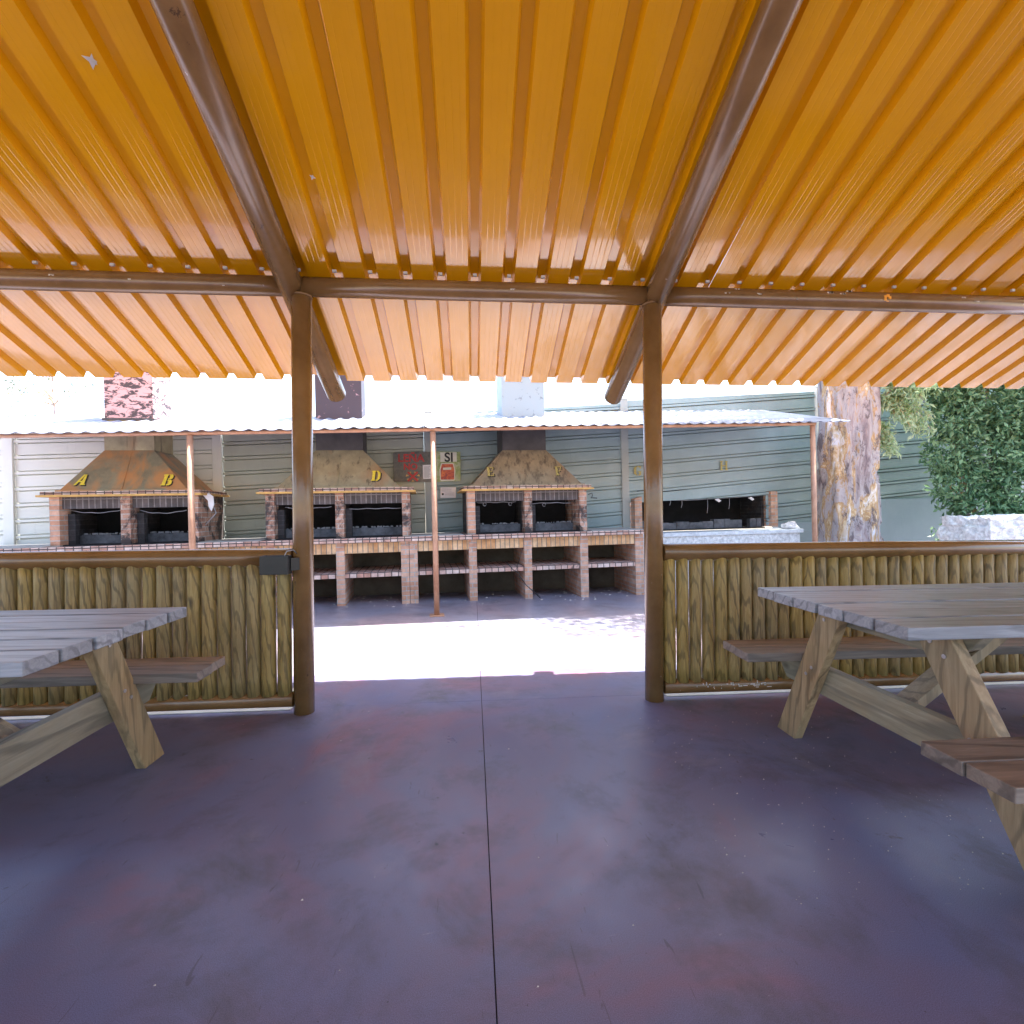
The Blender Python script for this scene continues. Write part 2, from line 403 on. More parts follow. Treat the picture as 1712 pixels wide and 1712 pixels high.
m = MB()
m.hexa([(-7.6, RIDGE-.22, zr(RIDGE-.22)+.045), (7.6, RIDGE-.22, zr(RIDGE-.22)+.045), (7.6, RIDGE, zr(RIDGE)+.055), (-7.6, RIDGE, zr(RIDGE)+.055),
        (-7.6, RIDGE-.22, zr(RIDGE-.22)+.05), (7.6, RIDGE-.22, zr(RIDGE-.22)+.05), (7.6, RIDGE, zr(RIDGE)+.062), (-7.6, RIDGE, zr(RIDGE)+.062)])
m.hexa([(-7.6, RIDGE+.001, zr(RIDGE)+.055), (7.6, RIDGE+.001, zr(RIDGE)+.055), (7.6, RIDGE+.22, zr(RIDGE+.22)+.045), (-7.6, RIDGE+.22, zr(RIDGE+.22)+.045),
        (-7.6, RIDGE+.001, zr(RIDGE)+.062), (7.6, RIDGE+.001, zr(RIDGE)+.062), (7.6, RIDGE+.22, zr(RIDGE+.22)+.05), (-7.6, RIDGE+.22, zr(RIDGE+.22)+.05)])
m.build('ridge_cap', 'orange_sheet', pav)
# screw tips where sheets meet the beam
cl0 = None
for k in range(48):
    xx = -4.94+.2*k+.163
    if cl0 is None:
        m = MB(); m.box(-.011, .011, -.006, .006, 0, .014); cl0 = m.build('sheet_clip', 'pale_concrete', pav); c_ = cl0
    else:
        c_ = cl0.copy(); COL.objects.link(c_)
    c_.parent = pav; c_.location = (xx, Y0-.058, ZR-.004)
# droppings and an orange petal stuck on the right hand beam
rnd = random.Random(4)
for k, (xx, zz, r_) in enumerate([(1.62, 2.50, .006), (1.75, 2.47, .008), (2.21, 2.49, .011), (2.35, 2.505, .012), (2.29, 2.485, .009), (2.0, 2.45, .007), (3.1, 2.48, .009), (3.18, 2.46, .01), (1.55, 2.47, .005), (-1.4, 2.44, .007), (-1.9, 2.46, .006), (-2.3, 2.47, .007), (.25, 2.46, .006)]):
    m = MB(); yy = Y0-.053*math.sqrt(max(0, 1-((zz-2.465)/.056)**2)) - .001
    for q in range(4):
        a = rnd.uniform(-.015, .015); m.box(xx+a-r_*rnd.uniform(.4, 1), xx+a+r_*rnd.uniform(.4, 1), yy-.002, yy+.01, zz-r_*.5+rnd.uniform(-.004, .004), zz+r_*.5)
    m.build('dropping', 'grit', pav)
m = MB()
for k in range(5):
    a = k*2*math.pi/5; m.box(2.58+.014*math.cos(a)-.008, 2.58+.014*math.cos(a)+.008, 2.988+.002*k, 2.996+.002*k, 2.465+.014*math.sin(a)-.008, 2.465+.014*math.sin(a)+.008)
tag(m.build('wilted_flower', 'petal'), 'small orange wilted flower stuck to the brown roof beam at right', 'flower')

# dry leaf and cobwebbed insect caught on the underside of the sheets
def stuck(name, x, y, label, cat, sc_):
    o = empty(name, (x, y, zr(y)-.006), (R(-22), 0, R(35))); tag(o, label, cat); m = MB()
    m.prism([(-.03*sc_, -.004, 0), (0, -.012*sc_, 0), (.04*sc_, 0, 0), (0, .010*sc_, 0)], (0, 0, .002))
    m.prism([(-.01*sc_, .0, -.003), (.005*sc_, .03*sc_, -.003), (.012*sc_, .002, -.003)], (0, 0, .002))
    m.prism([(.01*sc_, .0, -.003), (.0, -.03*sc_, -.003), (-.008*sc_, -.002, -.003)], (0, 0, .002))
    m.build('blade', 'grit', o)
stuck('dry_leaf', -1.462, 2.105, 'pale dry leaf stuck under the orange roof sheets at upper left', 'leaf', 1.0)
stuck('dry_leaf', -.75, 2.50, 'tiny brown dry leaf stuck under the roof beside the left rafter', 'leaf', .45)
# ------------------------------------------------------------------ log fences
def log_fence(x0, x1, side):
    root = empty('log_fence', ((x0+x1)/2, Y0, 0))
    cx = (x0+x1)/2
    def L(p): return (p[0]-cx, p[1]-Y0, p[2])
    m = MB(); m.tube([L((x0, Y0, .897)), L((x1, Y0, .897))], .052, 28); m.build('top_rail', 'brown_paint', root)
    m = MB(); m.tube([L((x0, Y0, .078)), L((x1, Y0, .078))], .043, 24); m.build('bottom_rail', 'brown_paint', root)
    if side > 0:
        rq = random.Random(77); m = MB()
        for q in range(26):
            xx = x0+.22+rq.uniform(0, .42)-cx; zz = .078+rq.uniform(-.014, .016); yy = -math.sqrt(.043**2-(zz-.078)**2)-.0008
            if q % 2: m.box(xx, xx+rq.uniform(.008, .03), yy, yy+.004, zz, zz+.004)
            else: m.box(xx, xx+.004, yy, yy+.004, zz, zz+rq.uniform(.008, .02))
        tag(m.build('paint_scratches', 'grit', root), kind='stuff')
    rnd = random.Random(side+11)
    n_ = int((x1-x0)/.0805); st = (x1-x0)/n_
    for k in range(n_):
        dist = (k+.5)*st
        x = (x1-dist) if side < 0 else (x0+dist)
        if side < 0 and k == 0: x -= .012
        if side < 0 and k >= 1: x -= .018
        if x < x0+.03 or x > x1-.03: continue
        r_ = .0395+rnd.uniform(-.0035, .0015); tilt = rnd.uniform(-.004, .004)
        y = rnd.uniform(-.004, .004)
        pts = []; rs = []
        for i in range(9):
            t = i/8; pts.append((tilt*(t-.5)+rnd.uniform(-.0012, .0012), y+rnd.uniform(-.001, .001), -.375+.76*t))
            rs.append(r_*(1+.05*(.5-t)+rnd.uniform(-.015, .015)))
        m = MB(); m.tube(pts, rs, 18); o = m.build('log', 'log_wood', root); o.location = (x-cx, 0, .482)
        o.rotation_euler = (0, 0, 0)
    return root
f1 = log_fence(-4.1+.05, -.98-.055, -1); tag(f1, 'fence of upright round logs between brown tubes, left of the doorway', 'fence')
f2 = log_fence(1.10+.055, 5.0-.05, 1); tag(f2, 'fence of upright round logs behind the right hand picnic table', 'fence')
f3 = log_fence(-6.6+.05, -4.1-.055, -1); tag(f3, 'log fence bay beyond the left edge of the view', 'fence')
f4 = log_fence(5.0+.055, 7.2-.05, 1); tag(f4, 'log fence bay beyond the right edge of the view', 'fence')

bx = empty('metal_box', (-1.095, 2.955, .865)); tag(bx, 'small black metal box clamped to the left post over the log rail', 'box')
m = MB(); m.box(-.075, .075, -.045, -.038, -.052, .05); m.box(-.075, -.068, -.037, .03, -.052, .05); m.box(.068, .075, -.037, .03, -.052, .05); m.box(-.068, .068, -.037, .03, -.052, -.045); m.box(-.068, .068, .023, .03, -.045, .05)
m.build('box_shell', 'black_metal', bx, .002)
m = MB(); m.bar((.076, .0, .0), (.12, .055, .0), .07, .01); m.build('bracket', 'black_metal', bx)
m = MB(); m.tube([(.05, -.02, .05), (.06, -.01, .075), (.085, .02, .08), (.10, .05, .05)], .0035, 8); m.build('wire', 'wire', bx)

# ------------------------------------------------------------------ picnic tables (long axis +X, end plane at x=0)
def picnic_table(name, loc, mirror, H, W, bench_near_shift, L=1.95):
    root = empty(name, loc); s = -1 if mirror else 1; rnd = random.Random(3+mirror)
    pw = W/6
    for i in range(6):
        y0 = -W/2+i*pw; m = MB(); e = rnd.uniform(-.005, .006); dz = rnd.uniform(-.002, .002)
        m.box(min(s*e, s*L), max(s*e, s*L), y0+.0065, y0+pw-.0065, H-.042+dz, H+dz)
        m.build('table_board', 'plank_top', root, .0035)
    BH = .45
    for sg in (1, -1):
        inner = W/2+.03
        if sg < 0: inner = W/2+.04
        bs = bench_near_shift if sg < 0 else -.02
        for k in range(2):
            a = inner+.137*k; m = MB(); y0, y1 = sorted((sg*(a+.0025), sg*(a+.1345)))
            m.box(*sorted((s*(bs+.006*k), s*L)), y0, y1, BH-.042, BH); m.build('bench_board', 'bench_top', root, .0035)
    for xs_ in (.27, L-.27):
        x = s*xs_
        for sg in (1, -1):
            m = MB(); y_t, y_b = sg*.235, (.60 if sg > 0 else -.67); w_ = .072
            zt = H-.043
            m.prism([(x-.022, y_b-w_, 0), (x-.022, y_b+w_, 0), (x-.022, y_t+w_, zt), (x-.022, y_t-w_, zt)], (.044, 0, 0))
            lg = m.build('leg', 'pine_leg', root, .003)
            b_ = MB()
            for yy, zz in ((sg*.245, zt-.05), (sg*.30, zt-.09), (sg*.39, .40), (sg*.43, .36)):
                b_.tube([(x-s*.026, yy, zz), (x-s*.0225, yy, zz)], .008, 10)
            b_.build('bolt', 'bolt_steel', lg)
        xi = x+s*.046
        m = MB(); e = W/2+.27
        m.prism([(xi-.022, -e+.05, .27), (xi-.022, e-.05, .27), (xi-.022, e, .33), (xi-.022, e, .406), (xi-.022, -e, .406), (xi-.022, -e, .33)], (.044, 0, 0))
        m.build('cross_beam', 'pine_beam', root, .003)
        m = MB(); m.prism([(xi-.022, -W/2+.09, H-.1), (xi-.022, -W/2+.04, H-.043), (xi-.022, W/2-.04, H-.043), (xi-.022, W/2-.09, H-.1), (xi-.022, W/2-.2, H-.15), (xi-.022, -W/2+.2, H-.15)], (.044, 0, 0))
        m.build('batten', 'pine_beam', root, .003)
    for xa, xb in ((.34, .86), (L-.34, L-.86)):
        m = MB(); m.bar((s*xa, 0, .34), (s*xb, 0, H-.062), .09, .04, (0, 1, 0)); m.build('brace', 'pine_leg', root, .003)
    return root
t = picnic_table('picnic_table', (1.355, 1.93, 0), False, .78, .875, -.01)
tag(t, 'weathered wooden picnic table with attached benches, right of the doorway', 'picnic table', 'picnic tables under the pavilion')
t = picnic_table('picnic_table', (-1.235, 1.91, 0), True, .75, .83, .11)
tag(t, 'weathered wooden picnic table with attached benches, left of the doorway', 'picnic table', 'picnic tables under the pavilion')

# ------------------------------------------------------------------ barbecue row frame
YAW = R(5.7); TILT = R(-.86); ROT = (0, TILT, YAW)
BO = Vector((0, 6.642, 0)); MROW = Matrix.Translation(BO) @ Matrix.Rotation(YAW, 4, 'Z') @ Matrix.Rotation(TILT, 4, 'Y')
def row(name, lx, ly, lz=0): return empty(name, MROW @ Vector((lx, ly, lz)), ROT)

# stencil letters as polygons in a 1x1 box
def rects(ls): return [[(a, b), (c, b), (c, d), (a, d)] for a, b, c, d in ls]
GL = {
 'A': [[(0, 0), (.2, 0), (.52, .8), (.52, 1), (.42, 1)], [(.5, 0), (.95, 0), (.95, .1), (.85, .12), (.7, 1), (.56, 1), (.56, .8)], [(.3, .28), (.52, .28), (.52, .4), (.36, .4)]],
 'B': rects([(.02, 0, .42, .1), (.02, .9, .42, 1), (.1, .1, .4, .9)]) + [[(.5, 0), (.75, 0), (.93, .14), (.93, .38), (.78, .5), (.5, .5), (.5, .4), (.62, .4), (.62, .1), (.5, .1)], [(.5, .54), (.75, .54), (.9, .66), (.9, .88), (.74, 1), (.5, 1), (.5, .9), (.62, .9), (.62, .64), (.5, .64)]],
 'D': rects([(.02, 0, .42, .1), (.02, .9, .42, 1), (.1, .1, .4, .9)]) + [[(.5, 0), (.7, 0), (.96, .22), (.96, .78), (.7, 1), (.5, 1), (.5, .9), (.62, .88), (.7, .7), (.7, .3), (.62, .12), (.5, .1)]],
 'E': rects([(.02, 0, .42, .1), (.02, .9, .42, 1), (.1, .1, .4, .9), (.48, 0, .95, .1), (.8, .1, .95, .3), (.48, .9, .92, 1), (.78, .72, .92, .9), (.46, .45, .7, .56)]),
 'F': rects([(.02, 0, .5, .1), (.02, .9, .42, 1), (.1, .1, .4, .9), (.48, .9, .92, 1), (.78, .7, .92, .9), (.46, .45, .7, .56)]),
 'G': [[(.45, 0), (.3, 0), (.05, .22), (.05, .78), (.3, 1), (.45, 1), (.45, .9), (.38, .86), (.32, .7), (.32, .3), (.38, .14), (.45, .1)], [(.55, 0), (.8, 0), (.92, .12), (.92, .45), (.55, .45), (.55, .35), (.68, .35), (.68, .1), (.55, .1)], [(.55, .9), (.7, .86), (.78, .7), (.9, .7), (.9, 1), (.55, 1)]],
 'H': rects([(.0, 0, .36, .1), (.0, .9, .36, 1), (.07, .1, .29, .9), (.64, 0, 1, .1), (.64, .9, 1, 1), (.71, .1, .93, .9), (.33, .44, .67, .56)]),
}
def letter(ch, M, w_, h_, mat, parent, slant=0, name='letter'):
    m = MB()
    for poly in GL[ch]:
        pts = [M @ Vector(((u+slant*v)*w_-w_/2, 0, v*h_)) for u, v in poly]
        ext = (M.to_3x3() @ Vector((0, -1, 0)))*.003
        m.prism(pts, ext)
    return m.build(name, mat, parent)
def shadow_plate(M, w_, h_, parent): pass

def barbecue(name, lx0, width, hood_l, hood_r, flue_l, flue_r, hmat, flue_mat, flue_top, letters, label, rods, seed):
    """local x from 0 to width (outer faces of the pillars); counter top z = .86"""
    root = row(name, lx0, 0); tag(root, label, 'barbecue', 'hooded brick barbecues along the wall')
    C = .862; SB, ST = 1.425, 1.485; D = .80
    rnd = random.Random(seed); pc = width/2
    for i, px in enumerate((.05, pc, width-.05)):
        m = MB(); m.box(px-.05, px+.05, .02, .22, C, SB-.001); m.build('pillar', 'brick_sooty' if i != 0 or seed == 2 else 'brick_salmon', root)
        if i != 1:
            m = MB(); m.box(px-.05, px+.05, .221, D, C, SB-.001); m.build('side_wall', 'brick_sooty' if i == 2 else 'brick_black', root)
        else:
            m = MB(); m.box(px-.04, px+.04, .221, D, C, SB-.001); m.build('partition', 'brick_black', root)
    # slab with projecting edge course
    m = MB(); m.box(-.075, width+.075, -.075, D+.02, SB, SB+.022); m.build('slab', 'ochre_edge', root, .003)
    m = MB(); m.box(-.05, width+.05, -.045, D, SB+.0225, ST); m.build('edge_course', 'brick_header' , root, .002)
    for a, b_ in ((.10, pc-.05), (pc+.05, width-.10)):
        m = MB(); m.box(a+.001, b_-.001, .07, .17, SB-.135, SB-.001); m.build('lintel', 'brick_soot_soldier', root)
        m = MB(); m.box(a+.001, b_-.001, D-.09, D-.005, C+.002, SB-.002); m.build('fire_back', 'soot', root)
        m = MB(); k = 14; 
        for q in range(k):
            xa = a+.002+(b_-a-.004)*q/k; xb = a+.002+(b_-a-.004)*(q+1)/k; h0 = .115+rnd.uniform(-.008, .008)
            m.box(xa, xb-.0005, .33, .40, C+.002, C+h0)
        m.build('ash_ledge', 'hearth_ledge', root)
        m = MB(); m.box(a+.002, b_-.002, .06, .329, C+.0015, C+.012); m.build('hearth', 'soot', root)
        m = MB()
        for q in range(40):
            xa = rnd.uniform(a+.04, b_-.04); ya = rnd.uniform(.34, .39); e = rnd.uniform(.005, .016)
            m.box(xa, xa+e*1.6, ya, ya+e, C+.116, C+.122+e)
        tag(m.build('ash_rubble', 'ash', root), kind='stuff')
        # firebrick stubs inside
        m = MB(); m.box(a+.002, a+.075, .16, .24, C+.012, C+.37); m.build('inner_jamb', 'brick_black', root)
    for (xa, xb, z1, sag, loops) in rods:
        pts = []
        for i in range(13):
            t = i/12; pts.append((xa+(xb-xa)*t, .12+.01*math.sin(t*9), z1 + sag*(1-(2*t-1)**2) + .004*math.sin(t*17+seed)))
        m = MB(); m.tube(pts, .0045, 6); rd = m.build('hanging_rod', 'wire', root)
        for lp in loops:
            xx = xa+(xb-xa)*lp; m = MB()
            m.tube([(xx+.022*math.cos(q*.7), .12, z1+sag*.9-.024+.022*math.sin(q*.7)) for q in range(9)], .0035, 6, False); m.build('hook', 'wire', rd)
    # hood: frustum open below is not seen; front leans back
    hb, ht = ST+.001, 1.985; yf0, yf1 = .0, .26
    m = MB()
    m.hexa([(hood_l, yf0, hb), (hood_r, yf0, hb), (hood_r, D-.01, hb), (hood_l, D-.01, hb), (flue_l, yf1, ht), (flue_r, yf1, ht), (flue_r, D-.06, ht), (flue_l, D-.06, ht)])
    hd = m.build('hood', hmat, root, .004)
    # seams and rim strips
    xm0 = (hood_l+hood_r)/2; xm1 = (flue_l+flue_r)/2
    m = MB(); m.bar((xm0-.03, yf0-.004, hb+.01), (xm1+.03, yf1-.004, ht-.01), .012, .006, (1, 0, 0)); m.build('seam', hmat, hd)
    m = MB(); m.box(hood_l-.02, hood_r+.02, -.012, -.001, hb, hb+.018); m.build('rim', hmat, hd)
    ysh = .72 if seed == 1 else .7
    m = MB(); m.box(flue_l, flue_r, yf1, D-.06, ht+.0005, 2.36); fl = m.build('flue', 'flue_dark' if seed != 1 else 'hood_ochre', root, .003)
    m = MB(); m.box(flue_l+.006, flue_r-.006, yf1+.006, D-.066, 2.3605, flue_top); m.build('chimney_stack', flue_mat, fl, .003)
    m = MB(); m.box(flue_l-.012, flue_r+.012, yf1-.012, D-.048, 2.345, 2.372); m.build('collar', 'flue_dark', fl)
    # cap
    m = MB(); m.box(flue_l-.06, flue_r+.06, yf1-.06, D, flue_top+.12, flue_top+.135)
    for cx in (flue_l+.02, flue_r-.02):
        for cy in (yf1+.02, D-.08): m.box(cx-.01, cx+.01, cy-.01, cy+.01, flue_top, flue_top+.121)
    m.build('chimney_cap', 'galvanised', fl)
    th = math.atan2(yf1-yf0, ht-hb)
    for ch, x, z, mt, w_, h_, sl_ in letters:
        t_ = (z-hb)/(ht-hb); y = yf0+(yf1-yf0)*t_-.006
        M = Matrix.Translation((x, y, z)) @ Matrix.Rotation(-th, 4, 'X')
        # dark stencil ghost behind, then the paint
        letter(ch, M @ Matrix.Translation((.012, .002, -.012)), w_*1.04, h_*1.04, 'black_paint', hd, sl_, 'letter_shadow')
        letter(ch, M, w_, h_, mt, hd, sl_)
    return root
barbecue('barbecue', -4.785, 1.545, .10, 1.45, .44, .98, 'hood_rusty', 'flue_pink', 3.3,
         [('A', .30, 1.56, 'yellow_paint', .12, .14, .22), ('B', 1.20, 1.545, 'yellow_paint', .12, .15, .15)],
         'brick barbecue with rusty hood lettered A and B, leftmost of the row', [(.16, .68, 1.27, -.03, []), (.88, 1.38, 1.255, -.035, [])], 1)
barbecue('barbecue', -2.495, 1.72, .13, 1.60, .55, 1.135, 'hood_ochre', 'flue_plum', 3.35,
         [('D', 1.30, 1.575, 'yellow_paint', .115, .145, .1)],
         'brick barbecue with ochre hood lettered D, behind the left post', [(.2, .75, 1.26, -.015, []), (.96, 1.6, 1.225, .0, [])], 2)
barbecue('barbecue', -.045, 1.61, .05, 1.56, .515, 1.12, 'hood_streaked', 'flue_blue', 3.4,
         [('E', .32, 1.62, 'faded_yellow_paint', .10, .14, 0), ('F', 1.25, 1.62, 'faded_yellow_paint', .10, .14, 0)],
         'brick barbecue with soot streaked hood lettered E and F, rightmost hooded one', [(.13, .66, 1.275, .0, [.2, .85]), (.84, 1.42, 1.245, .01, [.35])], 3)

# ------------------------------------------------------------------ long brick counter
cn = row('brick_counter', 0, 0); tag(cn, 'long low brick counter with open bays and a middle shelf under the barbecues', 'counter')
X0, X1 = -6.0, 2.36; CT = .86
m = MB(); m.box(X0, X1, -.06, .82, CT-.055, CT); m.build('counter_edge', 'brick_header', cn, .003)
m = MB()
for a, b_ in ((X0, -4.85), (-3.24, -2.55), (-.78, -.11), (1.62, X1)): m.box(a, b_, .0, .80, CT+.0005, CT+.008)
m.build('counter_screed', 'pale_concrete', cn)
piers = [-5.9, -4.735, -4.03, -3.29, -2.445, -1.635, -.85, -.745, .01, .74, 1.51, 2.30]
pw = [.1]*10+[.11, .12]
for x_, w_ in zip(piers, pw):
    m = MB(); m.box(x_-w_/2, x_+w_/2, 0, .80, -.15, CT-.056); m.build('pier', 'brick_salmon', cn, .003)
for (a, wa), (b_, wb) in zip(list(zip(piers, pw)), list(zip(piers, pw))[1:]):
    xa, xb = a+wa/2+.001, b_-wb/2-.001
    if xb-xa < .05: continue
    m = MB(); m.box(xa, xb, .012, .11, CT-.19, CT-.057); m.build('soldier_course', 'brick_soldier', cn)
    m = MB(); m.box(xa, xb, .012, .79, .365, .425); m.build('shelf', 'brick_header', cn, .002)
m = MB(); m.box(X0, X1, .802, .86, -.15, CT-.001); m.build('back_panel', 'back_render', cn)

# litter under the counter
rnd = random.Random(5)
m = MB()
for k in range(140):
    x_ = rnd.uniform(-3, 2.3); y_ = rnd.uniform(-.25, .7)**1; e = rnd.uniform(.006, .02)
    q = MROW @ Vector((x_, y_, 0)); 
    m.verts([(q.x, q.y, .001), (q.x+e*2, q.y+e*.3, .001), (q.x+e*1.4, q.y+e, .004+e*.4)], [(0, 1, 2)])
for k in range(420):
    x_ = rnd.uniform(-2.5, 2.6); y_ = rnd.uniform(.9, 4.9); e = rnd.uniform(.001, .0035)*rnd.uniform(.5, 1.6)
    if rnd.random() < .5: x_ = rnd.uniform(.8, 2.2); y_ = rnd.uniform(1.4, 2.8)
    m.verts([(x_, y_, .0005), (x_+e*1.6, y_+.2*e, .0005), (x_+e, y_+1.4*e, .0005), (x_+e*.8, y_+.5*e, .0008+e*.6)], [(0, 1, 3), (1, 2, 3), (2, 0, 3), (0, 1, 2)])
tag(m.build('litter', 'grit'), 'scattered pale crumbs, petals and grit on the painted floor', 'litter', None, 'stuff')
st = row('fallen_stick', .55, -.04, .0); tag(st, 'long thin dark twig leaning on the shelf of the counter', 'twig')
m = MB(); m.tube([(-.12, -.07, .50), (-.04, -.08, .40), (.02, -.09, .36), (.12, -.11, .20), (.30, -.13, .03)], .006, 7); m.tube([(-.01, -.085, .37), (.05, -.1, .55), (.09, -.08, .67)], .004, 6); m.build('twig', 'black_metal', st)

# ------------------------------------------------------------------ sheet wall behind, panel by panel
WY = 1.0
def wall_panel(x0, x1, z0, zt0, zt1, slope, mat, label, hole=None, pitch=.212, zbase=None):
    """ribs run along x with the given slope; hole = (hx0,hx1,hz0,hz1) cut out"""
    root = row('sheet_wall', (x0+x1)/2, WY); cx = (x0+x1)/2
    tag(root, label, 'wall', 'ribbed sheet wall panels behind the barbecues')
    m = MB()
    # z profile relative to slope line
    def strip(xa, xb, zlo, zhi_a, zhi_b):
        prof_ = []; k0 = math.floor((z0-1)/pitch)
        lim = max(zhi_a, zhi_b)+.5
        z = k0*pitch
        while z < lim:
            prof_ += [(z, 0), (z+pitch-.068, -.002), (z+pitch-.066, .044), (z+pitch-.052, .044), (z+pitch-.050, -.018), (z+pitch-.018, -.018), (z+pitch-.016, .044), (z+pitch-.004, .044), (z+pitch-.002, 0)]
            z += pitch
        for (za, ya), (zb, yb) in zip(prof_, prof_[1:]):
            q = [(xa, ya, za+slope*(xa-cx)), (xb, ya, za+slope*(xb-cx)), (xb, yb, zb+slope*(xb-cx)), (xa, yb, zb+slope*(xa-cx))]
            lo, hi = min(p[2] for p in q), max(p[2] for p in q)
            m.verts([(p[0]-cx, p[1], p[2]) for p in q], [(0, 1, 2, 3)])
    if hole:
        hx0, hx1, hz0, hz1 = hole
        for xa, xb in ((x0, hx0), (hx0, hx1), (hx1, x1)): strip(xa, xb, z0, zt0, zt1)
    else: strip(x0, x1, z0, zt0, zt1)
    bmesh.ops.remove_doubles(m.bm, verts=m.bm.verts, dist=.0005)
    def cut(co, no):
        bmesh.ops.bisect_plane(m.bm, geom=m.bm.verts[:]+m.bm.edges[:]+m.bm.faces[:], plane_co=co, plane_no=no, clear_outer=True)
    cut((0, 0, z0), (0, 0, -1))
    n_ = Vector((-(zt1-zt0), 0, (x1-x0))).normalized(); cut((0, 0, (zt0+zt1)/2), n_)
    if hole:
        # split at ragged cut line then delete faces in hole
        for hz, tlt in ((hz0, 0), (hz1, .035)):
            bmesh.ops.bisect_plane(m.bm, geom=m.bm.verts[:]+m.bm.edges[:]+m.bm.faces[:], plane_co=(0, 0, hz), plane_no=Vector((-tlt, 0, 1)).normalized())
        dele = []
        for f in m.bm.faces:
            c = f.calc_center_median()
            if hx0 < c.x+cx < hx1 and hz0 < c.z < hz1+.035*c.x: dele.append(f)
        bmesh.ops.delete(m.bm, geom=dele, context='FACES')
    o = m.build('sheet', mat, root, flip=True); sd = o.modifiers.new('s', 'SOLIDIFY'); sd.thickness = .003; sd.offset = 0
    return root
PXW = [-8.6, -5.83, -3.36, -.515, 2.52, 6.0, 9.4, 12.4]
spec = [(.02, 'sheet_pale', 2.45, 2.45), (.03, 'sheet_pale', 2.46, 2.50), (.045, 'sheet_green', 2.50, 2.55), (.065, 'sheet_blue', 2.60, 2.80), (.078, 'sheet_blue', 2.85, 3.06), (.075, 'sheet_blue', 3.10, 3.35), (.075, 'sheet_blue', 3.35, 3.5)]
labs = ['bleached ribbed wall panel at the far left, beyond the first wall post', 'bleached pale ribbed wall panel behind the barbecue lettered A and B', 'grey green ribbed wall panel behind the barbecue lettered D',
        'blue grey ribbed wall panel carrying the posters, behind the barbecue lettered E and F', 'blue grey ribbed wall panel with the painted H and a hole cut in it',
        'blue ribbed wall panel right of the big tree trunk', 'blue ribbed wall panel hidden behind the hedge']
panels = []
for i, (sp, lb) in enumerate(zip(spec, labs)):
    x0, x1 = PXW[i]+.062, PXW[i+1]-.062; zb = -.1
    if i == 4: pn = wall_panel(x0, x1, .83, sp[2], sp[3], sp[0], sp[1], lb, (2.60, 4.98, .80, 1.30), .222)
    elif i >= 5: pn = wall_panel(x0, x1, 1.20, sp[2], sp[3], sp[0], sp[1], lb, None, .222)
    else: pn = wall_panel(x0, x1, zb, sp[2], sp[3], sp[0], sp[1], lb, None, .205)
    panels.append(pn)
    if i >= 4:   # masonry base
        m = MB(); cx = (x0+x1)/2
        if i == 4:
            m.box(5.18-cx, x1-cx, -.03, .12, -.15, .86); m.box(x0-cx, 2.6-cx, -.03, .12, -.15, .829)
        else: m.box(x0-cx, x1-cx, -.03, .12, -.15, 1.22)
        m.build('masonry_base', 'base_blue', pn)
plabs = ['wall post at the far left end beyond the view', 'pale wall post left of the barbecue lettered A and B', 'pale wall post between the hoods lettered B and D', 'wall post behind the posters', 'wall post between the letters F and G', 'pale wall post beside the big tree trunk', 'wall post inside the hedge', 'last wall post at the far right']
for i, x_ in enumerate(PXW):
    r_ = row('wall_post', x_, WY); h_ = [2.5, 2.5, 2.52, 2.62, 2.86, 3.12, 3.4, 3.5][i]
    tag(r_, plabs[i], 'post', 'upright posts of the sheet wall')
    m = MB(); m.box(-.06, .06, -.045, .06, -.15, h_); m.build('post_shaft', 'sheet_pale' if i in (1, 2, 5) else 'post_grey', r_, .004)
    m = MB(); m.box(-.065, .065, -.05, .065, h_+.0005, h_+.012); m.build('post_cap', 'post_grey', r_)
for ch, x_, z_, p in (('G', 2.73, 1.67, 4), ('H', 4.22, 1.74, 4)):
    cx = (PXW[p]+PXW[p+1])/2
    letter(ch, Matrix.Translation((x_-cx, -.026, z_)), .14, .15, 'faded_yellow_paint', panels[p])

# posters and papers on the wall (flat things, 4 mm thick)
def text_mesh(body, size, mat, parent, loc, name='lettering', bold=.0):
    cu = bpy.data.curves.new(name, 'FONT'); cu.body = body; cu.size = size; cu.extrude = .001; cu.offset = bold
    cu.align_x = 'CENTER'; tmp = bpy.data.objects.new('t', cu); COL.objects.link(tmp)
    dg = bpy.context.evaluated_depsgraph_get(); me = bpy.data.meshes.new_from_object(tmp.evaluated_get(dg))
    bpy.data.objects.remove(tmp); me.materials.clear(); me.materials.append(MAT[mat])
    o = bpy.data.objects.new(name, me); COL.objects.link(o); o.parent = parent; o.location = loc; o.rotation_euler = (R(90), 0, 0); return o
PYY = WY-.062
p1 = row('poster', -.745, PYY, 1.60); tag(p1, 'dark poster of firewood logs reading LEÑA NO in red with a crossed out mark', 'poster')
m = MB(); m.prism([(-.275, 0, .01), (.265, 0, 0), (.275, 0, .44), (.10, 0, .45), (-.27, 0, .43)], (0, .005, 0)); m.build('board', 'poster_logs', p1)
text_mesh('LEÑA', .155, 'red_paint', p1, (-.02, -.003, .30), bold=.004)
text_mesh('NO', .125, 'red_paint', p1, (-.03, -.003, .185), bold=.004)
m = MB(); m.bar((-.07, -.004, .02), (.07, -.004, .15), .028, .004, (0, 0, 1)); m.bar((-.07, -.008, .15), (.07, -.008, .02), .028, .004, (0, 0, 1)); m.build('cross_mark', 'red_paint', p1)
m = MB()
for k in range(7):
    a = k*2*math.pi/7; b_ = a+.45
    m.prism([(.10*math.cos(a), -.001, .085+.075*math.sin(a)), (.055*math.cos(a+.2), -.001, .085+.045*math.sin(a+.2)), (.10*math.cos(b_), -.001, .085+.075*math.sin(b_))], (0, -.0015, 0))
